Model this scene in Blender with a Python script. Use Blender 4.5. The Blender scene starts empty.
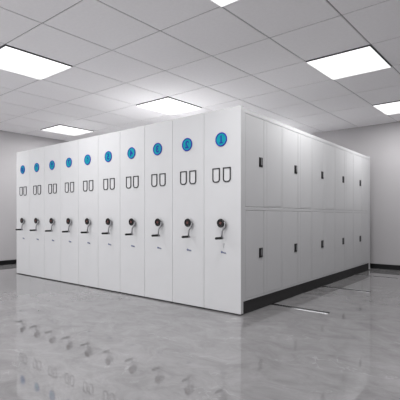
import bpy, bmesh, math
from mathutils import Vector, Matrix
S = bpy.context.scene
COL = S.collection
PI = math.pi
WORLD = 3.5
LAMP = 15.8

# ------------------------------------------------------------------ materials
def mat(name, col, rough=.5, metal=0, spec=.5, emit=None, strength=0, ior=None):
    m = bpy.data.materials.new(name); m.use_nodes = True
    b = m.node_tree.nodes['Principled BSDF']
    b.inputs['Base Color'].default_value = (*col, 1)
    b.inputs['Roughness'].default_value = rough
    b.inputs['Metallic'].default_value = metal
    b.inputs['Specular IOR Level'].default_value = spec
    if ior: b.inputs['IOR'].default_value = ior
    if emit:
        b.inputs['Emission Color'].default_value = (*emit, 1)
        b.inputs['Emission Strength'].default_value = strength
    return m

def noisy(m, c1, c2, scale, detail=4, bump=0, bscale=200, stretch=(1, 1, 1), lo=.35, hi=.65):
    nt = m.node_tree; N = nt.nodes; L = nt.links; b = N['Principled BSDF']
    tc = N.new('ShaderNodeTexCoord'); mp = N.new('ShaderNodeMapping'); mp.inputs['Scale'].default_value = stretch
    n = N.new('ShaderNodeTexNoise'); n.inputs['Scale'].default_value = scale; n.inputs['Detail'].default_value = detail
    r = N.new('ShaderNodeValToRGB')
    r.color_ramp.elements[0].position = lo; r.color_ramp.elements[0].color = (*c1, 1)
    r.color_ramp.elements[1].position = hi; r.color_ramp.elements[1].color = (*c2, 1)
    L.new(tc.outputs['Object'], mp.inputs['Vector']); L.new(mp.outputs['Vector'], n.inputs['Vector'])
    L.new(n.outputs['Fac'], r.inputs['Fac']); L.new(r.outputs['Color'], b.inputs['Base Color'])
    if bump:
        n2 = N.new('ShaderNodeTexNoise'); n2.inputs['Scale'].default_value = bscale
        bp = N.new('ShaderNodeBump'); bp.inputs['Strength'].default_value = bump; bp.inputs['Distance'].default_value = .002
        L.new(tc.outputs['Object'], n2.inputs['Vector']); L.new(n2.outputs['Fac'], bp.inputs['Height'])
        L.new(bp.outputs['Normal'], b.inputs['Normal'])
    return m

WALLC = (.455, .443, .453)
M = {}
M['wall'] = noisy(mat('wall_paint', WALLC, .75, spec=.3), tuple(c*.985 for c in WALLC), tuple(c*1.015 for c in WALLC), 1.5, bump=.05)
M['tile'] = noisy(mat('ceiling_tile', (.91, .90, .912), .9, spec=.2), (.90, .89, .902), (.922, .912, .925), 30, bump=.15)
M['gap'] = mat('ceiling_gap', (.10, .10, .105), .9, spec=.1)
M['tbar'] = mat('ceiling_grid_bar', (.42, .415, .42), .7, spec=.3)
M['black'] = mat('black_baseboard', (.006, .006, .007), .45, spec=.3)
M['panel'] = noisy(mat('light_grey_steel', (.535, .537, .546), .5, spec=.35), (.53, .532, .541), (.54, .542, .551), 4)
M['gap_shade'] = mat('door_gap_shade', (.30, .30, .31), .7, spec=.2)
M['base'] = mat('dark_carriage', (.022, .021, .022), .6, spec=.3)
M['teal'] = mat('teal_disc', (.0, .27, .33), .6, spec=.15)
M['rim'] = mat('violet_rim', (.03, .04, .36), .6, spec=.15)
M['digit'] = mat('indigo_numeral', (.01, .03, .30), .6, spec=.15)
M['plastic'] = mat('black_plastic', (.008, .008, .008), .4, spec=.3)
M['outline'] = mat('charcoal_outline', (.025, .025, .027), .5, spec=.2)
M['card'] = mat('white_card', (.56, .56, .57), .5)
M['chrome'] = mat('chrome', (.25, .25, .26), .32, 1)
M['steel'] = mat('rail_steel', (.95, .95, .96), .12, 1)
M['dim_top'] = mat('bounce_dimmed_top', (.40, .40, .405), .7, spec=.2)
M['slot'] = mat('rail_slot_dark', (.008, .008, .008), .9, spec=0)
M['lockmetal'] = mat('dull_lock_metal', (.45, .45, .47), .5, .3)
M['redhub'] = mat('dark_red_hub', (.10, .03, .025), .4)
M['mark'] = mat('blue_grey_print', (.16, .18, .28), .5, spec=.2)
M['lampframe'] = mat('lamp_frame', (.05, .05, .055), .6)
M['lamp'] = mat('lamp_diffuser', (.8, .8, .8), .5, emit=(1, .992, .995), strength=.9)
M['lamp'].cycles.emission_sampling = 'NONE'

# polished grey marble
def marble():
    m = mat('polished_grey_marble', (.3, .3, .3), .012, spec=.5, ior=1.72)
    nt = m.node_tree; N = nt.nodes; L = nt.links; b = N['Principled BSDF']
    tc = N.new('ShaderNodeTexCoord')
    mp = N.new('ShaderNodeMapping'); mp.inputs['Rotation'].default_value = (0, 0, .5); mp.inputs['Scale'].default_value = (1.0, 1.5, 1)
    L.new(tc.outputs['Object'], mp.inputs['Vector'])
    def noise(sc, det, dist, rough=.55):
        n = N.new('ShaderNodeTexNoise'); n.inputs['Scale'].default_value = sc; n.inputs['Detail'].default_value = det
        n.inputs['Distortion'].default_value = dist; n.inputs['Roughness'].default_value = rough
        L.new(mp.outputs['Vector'], n.inputs['Vector']); return n
    def ramp(src, stops):
        r = N.new('ShaderNodeValToRGB'); e = r.color_ramp.elements
        while len(e) < len(stops): e.new(.5)
        for k, (p, v) in enumerate(stops): e[k].position = p; e[k].color = (v[0], v[1], v[2], 1) if isinstance(v, tuple) else (v, v, v, 1)
        L.new(src.outputs['Fac'], r.inputs['Fac']); return r
    base = ramp(noise(3.0, 12, .9, .72), [(.30, (.163, .159, .161)), (.5, (.222, .217, .220)), (.72, (.278, .272, .277))])
    vein = ramp(noise(1.1, 5, 2.2), [(.485, 0.), (.498, 1.), (.502, 1.), (.515, 0.)])
    vm = ramp(noise(1.7, 2, .3), [(.48, 0.), (.66, 1.)])
    mul = N.new('ShaderNodeMath'); mul.operation = 'MULTIPLY'
    L.new(vein.outputs['Color'], mul.inputs[0]); L.new(vm.outputs['Color'], mul.inputs[1])
    mul2 = N.new('ShaderNodeMath'); mul2.operation = 'MULTIPLY'; mul2.inputs[1].default_value = .22
    L.new(mul.outputs[0], mul2.inputs[0])
    mx = N.new('ShaderNodeMix'); mx.data_type = 'RGBA'
    L.new(mul2.outputs[0], mx.inputs['Factor']); L.new(base.outputs['Color'], mx.inputs['A']); mx.inputs['B'].default_value = (.55, .55, .56, 1)
    L.new(mx.outputs['Result'], b.inputs['Base Color'])
    return m
M['floor'] = marble()

# ------------------------------------------------------------------ mesh helpers
def box(bm, x0, x1, y0, y1, z0, z1, mi=0, bev=0, seg=2):
    t = bmesh.new()
    bmesh.ops.create_cube(t, size=1, matrix=Matrix.Translation(((x0+x1)/2, (y0+y1)/2, (z0+z1)/2)) @ Matrix.Diagonal((x1-x0, y1-y0, z1-z0, 1)))
    if bev: bmesh.ops.bevel(t, geom=t.edges[:], offset=bev, segments=seg, affect='EDGES', profile=.5)
    for f in t.faces: f.material_index = mi
    merge(bm, t)

def merge(bm, t):
    me = bpy.data.meshes.new('tmp'); t.to_mesh(me); t.free(); bm.from_mesh(me); bpy.data.meshes.remove(me)

def cyl(bm, c, r, y0, y1, mi=0, n=32, r2=None):       # cylinder along Y
    t = bmesh.new()
    bmesh.ops.create_cone(t, cap_ends=True, segments=n, radius1=r, radius2=r if r2 is None else r2, depth=abs(y1-y0),
        matrix=Matrix.Translation((c[0], (y0+y1)/2, c[1])) @ Matrix.Rotation(PI/2, 4, 'X'))
    for f in t.faces: f.material_index = mi; f.smooth = len(f.verts) == 4
    merge(bm, t)

def torus(bm, c, R, r, y, mi=0, n=40, k=8):           # ring lying in the XZ plane
    V = [[bm.verts.new((c[0]+(R+r*math.cos(b))*math.cos(a), y+r*math.sin(b), c[1]+(R+r*math.cos(b))*math.sin(a)))
          for b in [2*PI*j/k for j in range(k)]] for a in [2*PI*i/n for i in range(n)]]
    for i in range(n):
        for j in range(k):
            f = bm.faces.new((V[i][j], V[(i+1) % n][j], V[(i+1) % n][(j+1) % k], V[i][(j+1) % k])); f.material_index = mi; f.smooth = True

def tube(bm, pts, rad, mi=0, k=10):
    pts = [Vector(p) for p in pts]; rings = []
    rad = rad if isinstance(rad, (list, tuple)) else [rad]*len(pts)
    for i, p in enumerate(pts):
        d = (pts[min(i+1, len(pts)-1)] - pts[max(i-1, 0)]).normalized()
        a = d.cross(Vector((1, 0, .01))).normalized(); b = d.cross(a).normalized()
        rings.append([bm.verts.new(p + rad[i]*(math.cos(2*PI*j/k)*a + math.sin(2*PI*j/k)*b)) for j in range(k)])
    for i in range(len(rings)-1):
        for j in range(k):
            f = bm.faces.new((rings[i][j], rings[i][(j+1) % k], rings[i+1][(j+1) % k], rings[i+1][j])); f.material_index = mi; f.smooth = True
    for r in (rings[0], rings[-1][::-1]): bm.faces.new(r).material_index = mi

def mesh(name, bm, mats):
    bmesh.ops.recalc_face_normals(bm, faces=bm.faces[:])
    me = bpy.data.meshes.new(name); bm.to_mesh(me); bm.free()
    for m in mats: me.materials.append(M[m])
    return me

def put(name, me, parent=None, loc=(0, 0, 0), label=None):
    o = bpy.data.objects.new(name, me); COL.objects.link(o); o.parent = parent; o.location = loc
    if label: o['label'] = label
    return o

def thing(name, loc, label, cat, group=None, me=None):
    o = bpy.data.objects.new(name, me); COL.objects.link(o); o.location = loc
    o['label'] = label; o['category'] = cat
    if group: o['group'] = group
    return o

def struct(name, bm, mats):
    o = put(name, mesh(name, bm, mats)); o['kind'] = 'structure'; return o

# ------------------------------------------------------------------ room shell
XL, XR, YF, YB, H = -6.60, 3.75, -8.4, 5.08, 3.0
TH = .15
bm = bmesh.new(); box(bm, XL-TH, XR+TH, YF-TH, YB+TH, -.12, 0); struct('floor', bm, ['floor'])
for nm, (a, b, c, d) in dict(wall_left=(XL-TH, XL, YF-TH, YB+TH), wall_right=(XR, XR+TH, YF-TH, YB+TH),
                             wall_back=(XL, XR, YB, YB+TH)).items():
    bm = bmesh.new(); box(bm, a, b, c, d, 0, H+.2); struct(nm, bm, ['wall'])
# front wall (behind the camera) with unseen windows added to brighten fronts and ceiling
ADDED_WINS = [(-6.2, -4.5), (-4.2, -2.3), (-2.0, -.1), (.3, 2.2)]; WZ0, WZ1 = .35, 2.75
bm = bmesh.new()
box(bm, XL, XR, YF-TH, YF, 0, WZ0); box(bm, XL, XR, YF-TH, YF, WZ1, H+.2)
xs_ = [XL] + [v for p in ADDED_WINS for v in p] + [XR]
for k in range(0, len(xs_), 2): box(bm, xs_[k], xs_[k+1], YF-TH, YF, WZ0, WZ1)
struct('wall_front', bm, ['wall'])
for k, (a, b) in enumerate(ADDED_WINS):
    bm = bmesh.new(); c = (a+b)/2
    for q in ((a, b, WZ0, WZ0+.05), (a, b, WZ1-.05, WZ1), (a, a+.05, WZ0+.05, WZ1-.05), (b-.05, b, WZ0+.05, WZ1-.05), (c-.03, c+.03, WZ0+.05, WZ1-.05)):
        box(bm, q[0], q[1], YF-.11, YF-.05, q[2], q[3])
    struct('added_window_%d' % (k+1), bm, ['tbar'])
    ld = bpy.data.lights.new('added_window_fill', 'AREA'); ld.shape = 'RECTANGLE'; ld.size = b-a; ld.size_y = WZ1-WZ0  # added fill light set in each invented opening
    ld.energy = WORLD*PI*(b-a)*(WZ1-WZ0); ld.color = (.98, .98, 1)
    lo = bpy.data.objects.new('added_window_fill', ld); COL.objects.link(lo)
    lo.location = (c, YF-.115, (WZ0+WZ1)/2); lo.rotation_euler = (PI/2, 0, 0)
BH, BT = .10, .014
for nm, (a, b, c, d) in dict(baseboard_left=(XL, XL+BT, YF+BT, YB-BT), baseboard_right=(XR-BT, XR, YF+BT, YB-BT),
                             baseboard_back=(XL, XR, YB-BT, YB), baseboard_front=(XL, XR, YF, YF+BT)).items():
    bm = bmesh.new(); box(bm, a, b, c, d, 0, BH, bev=.003); struct(nm, bm, ['black'])

# suspended ceiling: tiles laid in a visible grid, the grid turned a little against the walls
PX, PY = .7676, .8417
ROT = Matrix(((1, .0335, 0, .048), (.0133, 1, 0, -.073), (0, 0, 1, 0), (0, 0, 0, 1)))     # tile lines as laid, not quite square
SKEW = Matrix(((1, .0335, 0, 0), (.0133, 1, 0, 0), (0, 0, 1, 0), (0, 0, 0, 1)))
def gpos(i, j): return .9868 - PX*i, -1.4778 + PY*j            # lower-left corner of tile column i, row j
LI = [(i, j) for i in (9, 5, 1) for j in (-6, -3, 0, 3, 6)]
bm = bmesh.new()
I0, I1, J0, J1 = -4, 11, -9, 9
for i in range(I0, I1):
    for j in range(J0, J1):
        if (i, j) in LI: continue
        x, y = gpos(i, j)
        box(bm, x+.008, x+PX-.008, y+.008, y+PY-.008, H, H+.03, 0)
gx0, gy0 = gpos(I1, J0); gx1, gy1 = gpos(I0, J1)
box(bm, gx0, gx1, gy0, gy1, H+.03, H+.10, 1)
for i in range(I0, I1): x = gpos(i, 0)[0]; box(bm, x-.0045, x+.0045, gy0, gy1, H+.004, H+.03, 2)
for j in range(J0, J1): y = gpos(0, j)[1]; box(bm, gx0, gx1, y-.0045, y+.0045, H+.004, H+.03, 2)
bmesh.ops.transform(bm, matrix=ROT, verts=bm.verts[:])
for co_, no_ in (((XL, 0, 0), (-1, 0, 0)), ((XR, 0, 0), (1, 0, 0)), ((0, YF, 0), (0, -1, 0)), ((0, YB, 0), (0, 1, 0))):
    bmesh.ops.bisect_plane(bm, geom=bm.verts[:]+bm.edges[:]+bm.faces[:], plane_co=co_, plane_no=no_, clear_outer=True)
struct('ceiling', bm, ['tile', 'gap', 'tbar'])

# square panel lights
W_, D_ = PX, PY
bm = bmesh.new()
e = .008; t_ = .016
for a, b, c, d in ((e, W_-e, e, e+t_), (e, W_-e, D_-e-t_, D_-e), (e, e+t_, e+t_, D_-e-t_), (W_-e-t_, W_-e, e+t_, D_-e-t_)):
    box(bm, a-W_/2, b-W_/2, c-D_/2, d-D_/2, -.012, .028)
me_f = mesh('lamp_frame', bm, ['lampframe'])
bm = bmesh.new(); box(bm, -W_/2+e+.003, W_/2-e-.003, -D_/2+e+.003, D_/2-e-.003, -.0145, -.0122)
box(bm, -W_/2+e+t_, W_/2-e-t_, -D_/2+e+t_, D_/2-e-t_, -.0122, .01)
me_d = mesh('lamp_diffuser', bm, ['lamp'])
for m_ in (me_f, me_d): m_.transform(SKEW)
lamp_data = bpy.data.lights.new('lamp_glow', 'AREA'); lamp_data.shape = 'RECTANGLE'
lamp_data.size = W_-2*e-.008; lamp_data.size_y = D_-2*e-.008
lamp_data.energy = LAMP*PI*lamp_data.size*lamp_data.size_y
LL = {(1, 0): 'square ceiling panel light cut off by the top edge of the photo, near the centre',
      (1, 3): 'large square ceiling panel light on the right, above the side doors of the end unit',
      (1, 6): 'smaller square ceiling panel light at the right edge, beside the back wall',
      (5, 0): 'large square ceiling panel light at the left edge, nearest of the left lights',
      (5, 3): 'square ceiling panel light just above the middle units with mirrored 2 and 3 discs',
      (9, 3): 'small far ceiling panel light above the leftmost units, near the left wall'}
for (i, j) in LI:
    x, y = gpos(i, j); p = ROT @ Vector((x+W_/2, y+D_/2, H))
    if (i, j) in LL: lab, g = LL[(i, j)], 'square ceiling panel lights'
    elif j == 6: lab, g = 'square ceiling panel light out of sight behind the row of shelving units', 'ceiling lights behind the shelving'
    else: lab, g = 'square ceiling panel light over the open floor outside the picture', 'ceiling lights outside the picture'
    t = thing('ceiling_light', p, lab, 'ceiling light', g)
    put('light_frame', me_f, t); put('diffuser', me_d, t)
    lo = bpy.data.objects.new('lamp_glow', lamp_data); COL.objects.link(lo); lo.parent = t; lo.matrix_parent_inverse = SKEW; lo.location = (0, 0, -.0152)

# ------------------------------------------------------------------ floor rails
RX0, RX1 = -5.2, .70
def rail_mesh(wide):
    bm = bmesh.new()
    box(bm, RX0, RX1, -wide, -.004, 0.0, .004, 0, .001, 1)
    sl = .034 if wide > .02 else .070
    box(bm, RX0, RX1, sl, sl+.004, 0.0, .004, 0, .001, 1)
    box(bm, RX0, RX1, -.004, sl, 0.0, .0015, 1)
    return mesh('floor_rail', bm, ['steel', 'slot'])
for y, wd, lab in ((.725, .042, 'bright steel floor rail nearest the camera, emerging from under the end unit'),
               (2.28, .007, 'middle dark-slotted floor rail emerging from under the end unit'),
               (3.88, .007, 'farthest floor rail, close to the back wall baseboard')):
    thing('floor_rail', (0, y, 0), lab, 'rail', 'floor rails', rail_mesh(wd))

# ------------------------------------------------------------------ shelving units
L_ = 4.78                                   # depth of a unit
def end_panel(w, y0, y1):
    bm = bmesh.new()
    box(bm, -w/2+.0015, w/2-.0015, y0, y1, .014, 2.30, 0, .004, 2)
    return bm
def text_mesh(s, size, depth, mirror=True, name='numeral', m='digit'):
    cu = bpy.data.curves.new('t', 'FONT'); cu.body = s; cu.size = size; cu.extrude = depth; cu.align_x = 'CENTER'; cu.align_y = 'CENTER'; cu.offset = .0034
    if len(s) > 1 and mirror: cu.space_character = .85
    ob = bpy.data.objects.new('t', cu); COL.objects.link(ob); bpy.context.view_layer.update()
    me = bpy.data.meshes.new_from_object(ob.evaluated_get(bpy.context.evaluated_depsgraph_get()))
    me.name = name
    bpy.data.objects.remove(ob); bpy.data.curves.remove(cu)
    if s[0] == '1':                              # slab foot under the stroke of the 1
        b2 = bmesh.new(); b2.from_mesh(me); zm = min(v.co.y for v in b2.verts)
        lo_ = [v.co.x for v in b2.verts if v.co.y < zm+.004 and v.co.x < (.0 if len(s) > 1 else 9)]
        cx_ = (max(lo_)+min(lo_))/2; hw = .5*(max(lo_)-min(lo_))+.013
        box(b2, cx_-hw, cx_+hw, zm-.002, zm+.010, -depth, depth*1.3); b2.to_mesh(me); b2.free()
    xs = [v.co.x for v in me.vertices]; ys = [v.co.y for v in me.vertices]
    cx, cy = (max(xs)+min(xs))/2, (max(ys)+min(ys))/2
    for v in me.vertices: v.co.x -= cx; v.co.y -= cy
    k = -1 if mirror else 1
    me.transform(Matrix(((k, 0, 0, 0), (0, 0, -1, 0), (0, 1, 0, 0), (0, 0, 0, 1))))     # stand it up, facing -Y, left-right reversed
    if mirror: me.flip_normals()
    me.materials.clear(); me.materials.append(M[m])
    return me

# small fittings, built once (local origin = centre of the fitting on the panel's face)
bm = bmesh.new(); cyl(bm, (0, 0), .074, -.006, 0, 0, 48); torus(bm, (0, 0), .073, .0075, -.005, 1, 48)
me_disc = mesh('number_disc', bm, ['teal', 'rim'])

def holder_mesh():
    bm = bmesh.new()
    w, h, t, c = .105, .165, .0125, .030
    def outline(i):
        return [(-w/2+i, h/2-i), (w/2-i, h/2-i), (w/2-i, -h/2+c+i*.4), (w/2-c*.35-i*.7, -h/2+c*.35+i*.7), (w/2-c-i*.4, -h/2+i),
                (-w/2+c+i*.4, -h/2+i), (-w/2+c*.35+i*.7, -h/2+c*.35+i*.7), (-w/2+i, -h/2+c+i*.4)]
    o, n = outline(0), outline(t); K = len(o)
    vo = [[bm.verts.new((x, y, z)) for x, z in P] for P, y in ((o, 0), (o, -.008), (n, -.008), (n, 0))]
    for i in range(K):
        j = (i+1) % K
        for a in range(3): bm.faces.new((vo[a][i], vo[a][j], vo[a+1][j], vo[a+1][i]))
    q = [bm.verts.new((x, -.002, z)) for x, z in n]
    bm.faces.new(q).material_index = 1
    return mesh('card_holder', bm, ['outline', 'card'])
me_hold = holder_mesh()

# dial wheel: rim, three spokes, hub, on a boss
bm = bmesh.new()
cyl(bm, (0, 0), .026, -.022, 0, 1, 24)
cyl(bm, (0, 0), .044, -.040, -.034, 0, 36)
torus(bm, (0, 0), .043, .0075, -.042, 0, 36)
for k in range(3):
    a = PI/2 + k*2*PI/3
    tube(bm, [(0, -.044, 0), (.042*math.cos(a), -.044, .042*math.sin(a))], .006, 0, 8)
cyl(bm, (0, 0), .015, -.050, -.036, 2, 20, .015)
cyl(bm, (0, 0), .016, -.034, -.022, 1, 20)
me_wheel = mesh('crank_wheel', bm, ['plastic', 'chrome', 'redhub'])
# arm, curving outwards and down from behind the wheel
bm = bmesh.new()
pts = [(.010, -.024, .012), (.034, -.024, .004), (.040, -.026, -.020), (.036, -.030, -.045), (.022, -.040, -.068), (.014, -.048, -.09), (.012, -.050, -.125), (.012, -.050, -.168)]
tube(bm, pts, [.012, .014, .014, .012, .010, .009, .009, .010], 0, 12)
cyl(bm, (.012, -.168), .014, -.062, -.036, 0, 20)
me_arm = mesh('crank_arm', bm, ['chrome'])
bm = bmesh.new()
prof = [(-.058, .010), (-.064, .014), (-.085, .015), (-.12, .0135), (-.150, .0145), (-.162, .013), (-.166, .006)]
tube(bm, [(.012, y, -.166) for y, r in prof], [r for y, r in prof], 0, 16)
me_grip = mesh('crank_grip', bm, ['plastic'])
# little printed nameplate: oval with a scribbled word
bm = bmesh.new()
t = bmesh.new(); bmesh.ops.create_cone(t, cap_ends=True, segments=20, radius1=.013, radius2=.013, depth=.002, matrix=Matrix.Translation((-.022, -.001, .002)) @ Matrix.Rotation(PI/2, 4, 'X')); merge(bm, t)
tube(bm, [(-.014+.0085*i, -.002, .007*(1 if i % 2 else -1)-.001*i) for i in range(7)], .0045, 0, 6)
me_mark = mesh('maker_mark', bm, ['mark'])
bm = bmesh.new(); cyl(bm, (0, 0), .010, -.005, 0, 0, 16); box(bm, -.003, .003, -.010, -.004, -.045, -.008, 0, .001, 1)
me_key = mesh('panel_lock', bm, ['lockmetal'])

def fit_out(root, n, zc, dz=0):
    d = put('number_disc', me_disc, root, (-.006, 0, 1.957), 'round teal disc with violet rim')
    put('numeral', text_mesh(str(n), .118 if n < 10 else .10, .001), d, (0, -.0075, 0), 'dark blue mirrored numeral %d' % n)
    for sx in (-1, 1): put('card_holder', me_hold, root, (sx*.0745+(-.003 if n == 1 else .009), 0, 1.554), 'clear card holder with charcoal outline')
    cxx = .013 if n == 1 else .034
    put('crank_wheel', me_wheel, root, (cxx, 0, 1.010), 'black three-spoked wheel with dark red hub')
    a = put('crank_arm', me_arm, root, (cxx+.010, 0, 1.010), 'chrome curved arm')
    put('crank_grip', me_grip, a, (0, 0, 0), 'black grip')
    put('maker_mark', me_mark, root, (.02, 0, .68), 'tiny blue-grey printed mark')

def body_mesh(w):
    bm = bmesh.new()
    box(bm, -w/2+.006, w/2-.016, .054, L_-.054, .145, 2.285, 0, .003, 1)
    for f in bm.faces:
        if f.calc_center_median().z > 2.28: f.material_index = 1     # tops coloured darker to cut light bounced onto the ceiling
    return mesh('shelf_body', bm, ['panel', 'dim_top'])
def base_mesh(w):
    bm = bmesh.new()
    box(bm, -w/2+.03, w/2-.014, .055, L_-.055, .0055, .1425, 0, .002, 1)
    box(bm, -w/2+.03, w/2-.014, .006, .0545, .0055, .013, 0)
    return mesh('carriage_base', bm, ['base'])

W0, W1 = .515, .5062
ORD = {2: 'second', 3: 'third', 4: 'fourth', 5: 'fifth', 6: 'sixth', 7: 'seventh', 8: 'eighth', 9: 'ninth'}
meshes = {}
for n in range(1, 11):
    w = W0 if n == 1 else W1
    xc = -W0/2 if n == 1 else -W0 - W1*(n-1.5)
    if n == 1: lab = 'nearest tall light grey mobile shelving unit with mirrored 1 disc and doors down its side'
    elif n == 10: lab = 'farthest tall light grey mobile shelving unit, leftmost, mirrored 10 on its blue disc'
    else: lab = 'tall light grey mobile shelving unit, %s from the near corner, mirrored %d on its disc' % (ORD[n], n)
    root = thing('mobile_shelving_unit', (xc, 0, 0), lab, 'shelving unit', 'mobile shelving units in a row')
    if w not in meshes:
        meshes[w] = (mesh('end_panel', end_panel(w, 0, .052), ['panel']), mesh('end_panel', end_panel(w, L_-.052, L_), ['panel']), body_mesh(w), base_mesh(w))
    a, b, c, d = meshes[w]
    put('end_panel', a, root); put('end_panel', b, root); put('shelf_body', c, root)
    put('carriage_base', d, root, label='black base under the unit')
    fit_out(root, n, 0)
    if n == 1:
        unit1 = root
        put('panel_lock', me_key, root, (.028, 0, .775), 'small chrome lock with a key')

# side of the end unit: frame, doors and handles 
xf = W0/2 - .016
y0, pitch = .045, .930
EDGE = [(max(.100, y0+pitch*k+.012), y0+pitch*(k+1)-.012) for k in range(5)]
bm = bmesh.new()
zs = (.145, .165, 1.155, 1.192, 2.235, 2.285)
xo = xf + .010
box(bm, xf, xo, .054, L_-.054, zs[4], zs[5], 0, .002, 1)
box(bm, xf, xo, .054, L_-.054, zs[2], zs[3], 0, .002, 1)
box(bm, xf, xo, .054, L_-.054, zs[0], zs[1], 0, .002, 1)
st = [.054] + [v for p in EDGE for v in p] + [L_-.054]
for k in range(0, len(st), 2):
    box(bm, xf, xo-.0005, st[k], st[k+1], zs[1]-.001, zs[2]+.001, 0)
    box(bm, xf, xo-.0005, st[k], st[k+1], zs[3]-.001, zs[4]+.001, 0)
box(bm, xf, xf+.0008, .1, L_-.06, zs[1], zs[2], 1); box(bm, xf, xf+.0008, .1, L_-.06, zs[3], zs[4], 1)  # dark sheets behind the doors, shade of the gaps put into colour
put('door_frame', mesh('door_frame', bm, ['panel', 'gap_shade']), unit1)
yw = pitch - .024
def door_mesh(y1, h, fold):
    bm = bmesh.new()
    box(bm, 0, .009, .003, y1-.003, .004, h-.004, 0, .0025, 2)
    if fold: box(bm, .0085, .0105, .07, y1-.03, .02, h-.02, 0, .0018, 1)
    return mesh('door', bm, ['panel'])
me_back = None
bm = bmesh.new()
box(bm, 0, .006, -.040, .040, -.056, .056, 0, .004, 2)
box(bm, .005, .010, -.032, .032, -.048, .048, 0, .004, 2)
box(bm, .0095, .018, -.012, .014, -.034, .030, 1, .004, 2)
t = bmesh.new(); bmesh.ops.create_cone(t, cap_ends=True, segments=16, radius1=.008, radius2=.008, depth=.006, matrix=Matrix.Translation((.012, 0, .038)) @ Matrix.Rotation(PI/2, 4, 'Y')); 
for f in t.faces: f.material_index = 1
merge(bm, t)
me_handle = mesh('door_handle', bm, ['plastic', 'chrome'])
cache = {}
def dm(y1, h, fold):
    key = (round(y1, 4), round(h, 4), fold)
    if key not in cache: cache[key] = door_mesh(*key)
    return cache[key]
for lvl, (za, zb) in enumerate(((zs[1], zs[2]), (zs[3], zs[4]))):
    for k, (ya, yb) in enumerate(EDGE):
        mid = y0 + pitch*(k+.5) - .004
        dl = put('door', dm(mid-ya, zb-za, False), unit1, (xf+.0012, ya, za))
        put('door_handle', me_handle, dl, (.0088, mid-ya-.074, (1.722 if lvl else .660)-za), 'black recessed handle with chrome latch')
        put('door', dm(yb-mid, zb-za, True), unit1, (xf+.0012, mid, za))

# ------------------------------------------------------------------ camera, world, colour
cam = bpy.data.cameras.new('camera'); co = bpy.data.objects.new('camera', cam); COL.objects.link(co)
co.location = (2.3575, -3.614, 1.0857); co.rotation_euler = (PI/2, 0, math.radians(39.062))
cam.sensor_width = 36; cam.lens = 36*393.7/400; cam.shift_y = 16.4/400; cam.clip_start = .05
S.camera = co
w = bpy.data.worlds.new('world'); S.world = w; w.use_nodes = True
w.node_tree.nodes['Background'].inputs['Color'].default_value = (.98, .98, 1, 1)
w.node_tree.nodes['Background'].inputs['Strength'].default_value = 1.0
S.view_settings.view_transform = 'Standard'; S.view_settings.look = 'None'
S.view_settings.gamma = 1; S.view_settings.use_curve_mapping = False
S.view_settings.exposure = .05
try:
    S.cycles.use_adaptive_sampling = False; S.cycles.blur_glossy = 1.0; S.cycles.sample_clamp_indirect = 6; S.cycles.use_light_tree = True
    S.cycles.max_bounces = 16; S.cycles.diffuse_bounces = 12; S.cycles.glossy_bounces = 6
except Exception: pass
